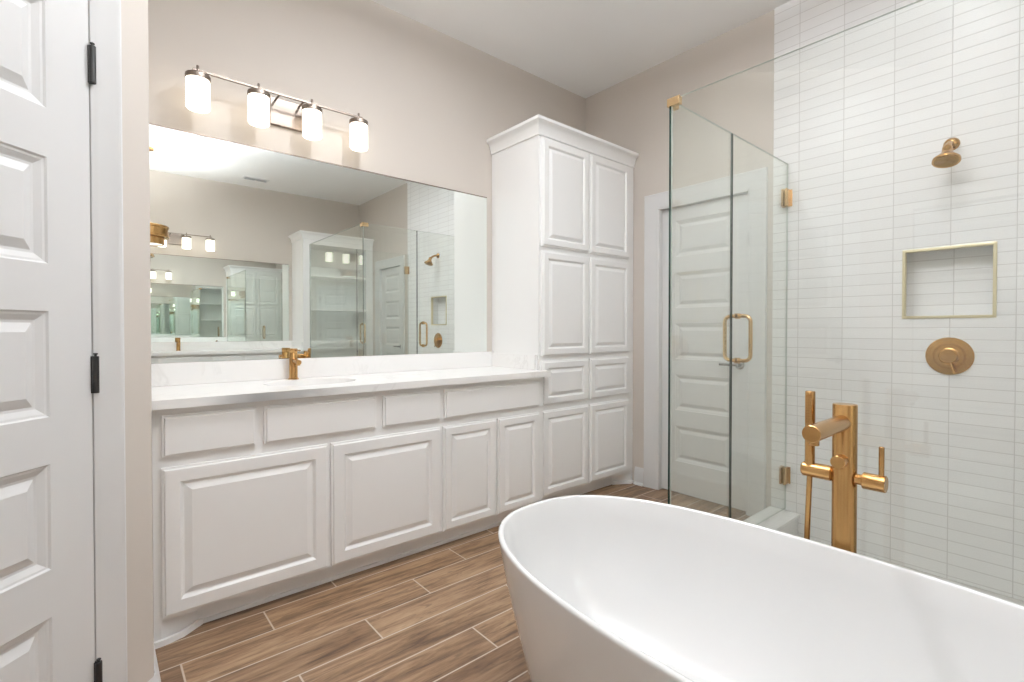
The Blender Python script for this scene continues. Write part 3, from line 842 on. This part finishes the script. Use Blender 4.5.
# ------------------------------------------------------------------ ceiling pieces
t = thing('ceiling_vent', 'small white air vent on the ceiling, seen in the mirror', 'vent', (1.45, 1.585, ZC - 0.01))
mb = MB(); v0, v1, u0, u1 = 1.38, 1.52, 1.44, 1.73
loops = []
for ins, z in ((0, ZC - 0.0005), (0, ZC - 0.006), (0.012, ZC - 0.010), (0.018, ZC - 0.010), (0.018, ZC - 0.002)):
    loops.append([(v0 + ins, u0 + ins, z), (v1 - ins, u0 + ins, z), (v1 - ins, u1 - ins, z), (v0 + ins, u1 - ins, z)])
mb.loft(loops, False, False); mb.box(v0 + 0.018, v1 - 0.018, (u0 + u1) / 2 - 0.006, (u0 + u1) / 2 + 0.006, ZC - 0.010, ZC - 0.003)
mb.build('frame', M['vent'], t, smooth=0.4)
mb = MB(); mb.box(v0 + 0.016, v1 - 0.016, u0 + 0.016, u1 - 0.016, ZC - 0.003, ZC - 0.0006); mb.build('backing', M['void'], t, smooth=0)
mb = MB()
for i in range(7):
    x = v0 + 0.026 + i * 0.0147
    mb.loft([[(x, u0 + 0.018, ZC - 0.009), (x + 0.009, u0 + 0.018, ZC - 0.004), (x + 0.009, u1 - 0.018, ZC - 0.004), (x, u1 - 0.018, ZC - 0.009)],
             [(x, u0 + 0.018, ZC - 0.0082), (x + 0.009, u0 + 0.018, ZC - 0.0032), (x + 0.009, u1 - 0.018, ZC - 0.0032), (x, u1 - 0.018, ZC - 0.0082)]])
mb.build('slats', M['vent'], t, smooth=0)

# two-tier brass drum pendant near the opposite vanity (its end shows in the mirror by the wall); its light is added fill
PX, PY = 1.0, 0.435
t = thing('drum_pendant', 'two-tier brass drum pendant, its edge seen in the mirror beside the wall', 'ceiling light', (PX, PY, 2.08))
mb = MB(); mb.lathe([(0.180, 2.155), (0.187, 2.160), (0.187, 2.172), (0.180, 2.178), (0.180, 2.25), (0.187, 2.256), (0.187, 2.272), (0.180, 2.280), (0.172, 2.276), (0.170, 2.24)], (PX, PY, 0), n=48, cap0=False, cap1=False); mb.build('upper_tier', M['brass'], t)
mb = MB(); mb.lathe([(0.130, 2.088), (0.137, 2.080), (0.145, 2.084), (0.145, 2.153), (0.180, 2.157)], (PX, PY, 0), n=48, cap0=False, cap1=False); mb.build('lower_tier', M['brass'], t)
mb = MB(); mb.lathe([(0.130, 2.0885), (0.10, 2.087), (0.001, 2.086)], (PX, PY, 0), n=40); mb.build('added_diffuser', M['added_diffuser'], t)  # underside glow is added fill
mb = MB(); mb.lathe([(0.171, 2.24), (0.001, 2.241)], (PX, PY, 0), n=40); mb.build('added_top_diffuser', M['lens'], t)
ld = bpy.data.lights.new('pendant_fill_uplight', 'AREA'); ld.shape = 'DISK'; ld.size = 0.32; ld.energy = UPLIGHT_FILL_W; ld.spread = math.radians(125); ld.color = (0.98, 0.99, 1.02)  # lamp added to brighten the ceiling
lo = bpy.data.objects.new('pendant_fill_uplight', ld); C.objects.link(lo); lo.parent = t; lo.location = (0, 0, 2.262 - 2.08); lo.rotation_euler = (PI, 0, 0)
mb = MB(); mb.cyl((PX, PY, 2.2415), (PX, PY, ZC - 0.02), 0.007, 14); mb.lathe([(0.06, ZC - 0.022), (0.06, ZC - 0.0005)], (PX, PY, 0), n=28); mb.build('stem', M['brass'], t)

# fill lamp added out of view: metal bowl above the tub edge, open at the top
BX, BY = -0.50, 0.75
t = thing('added_bowl_fill', 'added unseen fill light, a shallow white metal bowl above the bathtub edge', 'ceiling light', (BX, BY, 2.86))
mb = MB(); mb.lathe([(0.001, 2.860), (0.08, 2.866), (0.14, 2.885), (0.180, 2.922), (0.186, 2.940), (0.182, 2.942), (0.176, 2.924), (0.136, 2.891), (0.001, 2.872)], (BX, BY, 0), n=48); mb.build('bowl', M['vent'], t)
mb = MB(); mb.cyl((BX, BY, 2.874), (BX, BY, ZC - 0.02), 0.008, 14); mb.lathe([(0.06, ZC - 0.022), (0.06, ZC - 0.0005)], (BX, BY, 0), n=28); mb.build('stem', M['vent'], t)
ld = bpy.data.lights.new('bowl_fill_uplight', 'AREA'); ld.shape = 'DISK'; ld.size = 0.30; ld.energy = BOWL_FILL_W; ld.color = (0.96, 0.99, 1.04)
lo = bpy.data.objects.new('bowl_fill_uplight', ld); C.objects.link(lo); lo.parent = t; lo.location = (0, 0, 0.075); lo.rotation_euler = (PI, 0, 0)

# recessed downlights added out of view to fill the room
for (x, y, pw, lab) in ((-1.45, 1.15, 0.9, 'added fill downlight over the floor between vanity and bathtub'), (-0.4355, 1.15, 0.12, 'added fill downlight over the bathtub'),
                    (-0.4355, 2.15, 0.26, 'added fill downlight over the shower')):
    t = thing('added_fill_downlight', lab, 'ceiling light', (x, y, ZC - 0.008), 'added fill downlights')
    mb = MB(); mb.lathe([(0.085, ZC - 0.0005), (0.085, ZC - 0.004), (0.080, ZC - 0.007), (0.064, ZC - 0.007), (0.062, ZC - 0.003)], (x, y, 0), n=36, cap0=False, cap1=False); mb.build('trim_ring', M['trim'], t)
    mb = MB(); mb.lathe([(0.062, ZC - 0.0035), (0.001, ZC - 0.0036)], (x, y, 0), n=32); mb.build('lens', M['lens'], t)
    ld = bpy.data.lights.new('fill_downlight_beam', 'AREA'); ld.shape = 'DISK'; ld.size = 0.16; ld.energy = DOWN_FILL_W * pw; ld.color = (0.96, 0.99, 1.04)
    lo = bpy.data.objects.new('fill_downlight_beam', ld); C.objects.link(lo); lo.parent = t; lo.location = (0, 0, -0.004)

for o in bpy.data.objects:
    if '_o' in o: del o['_o']
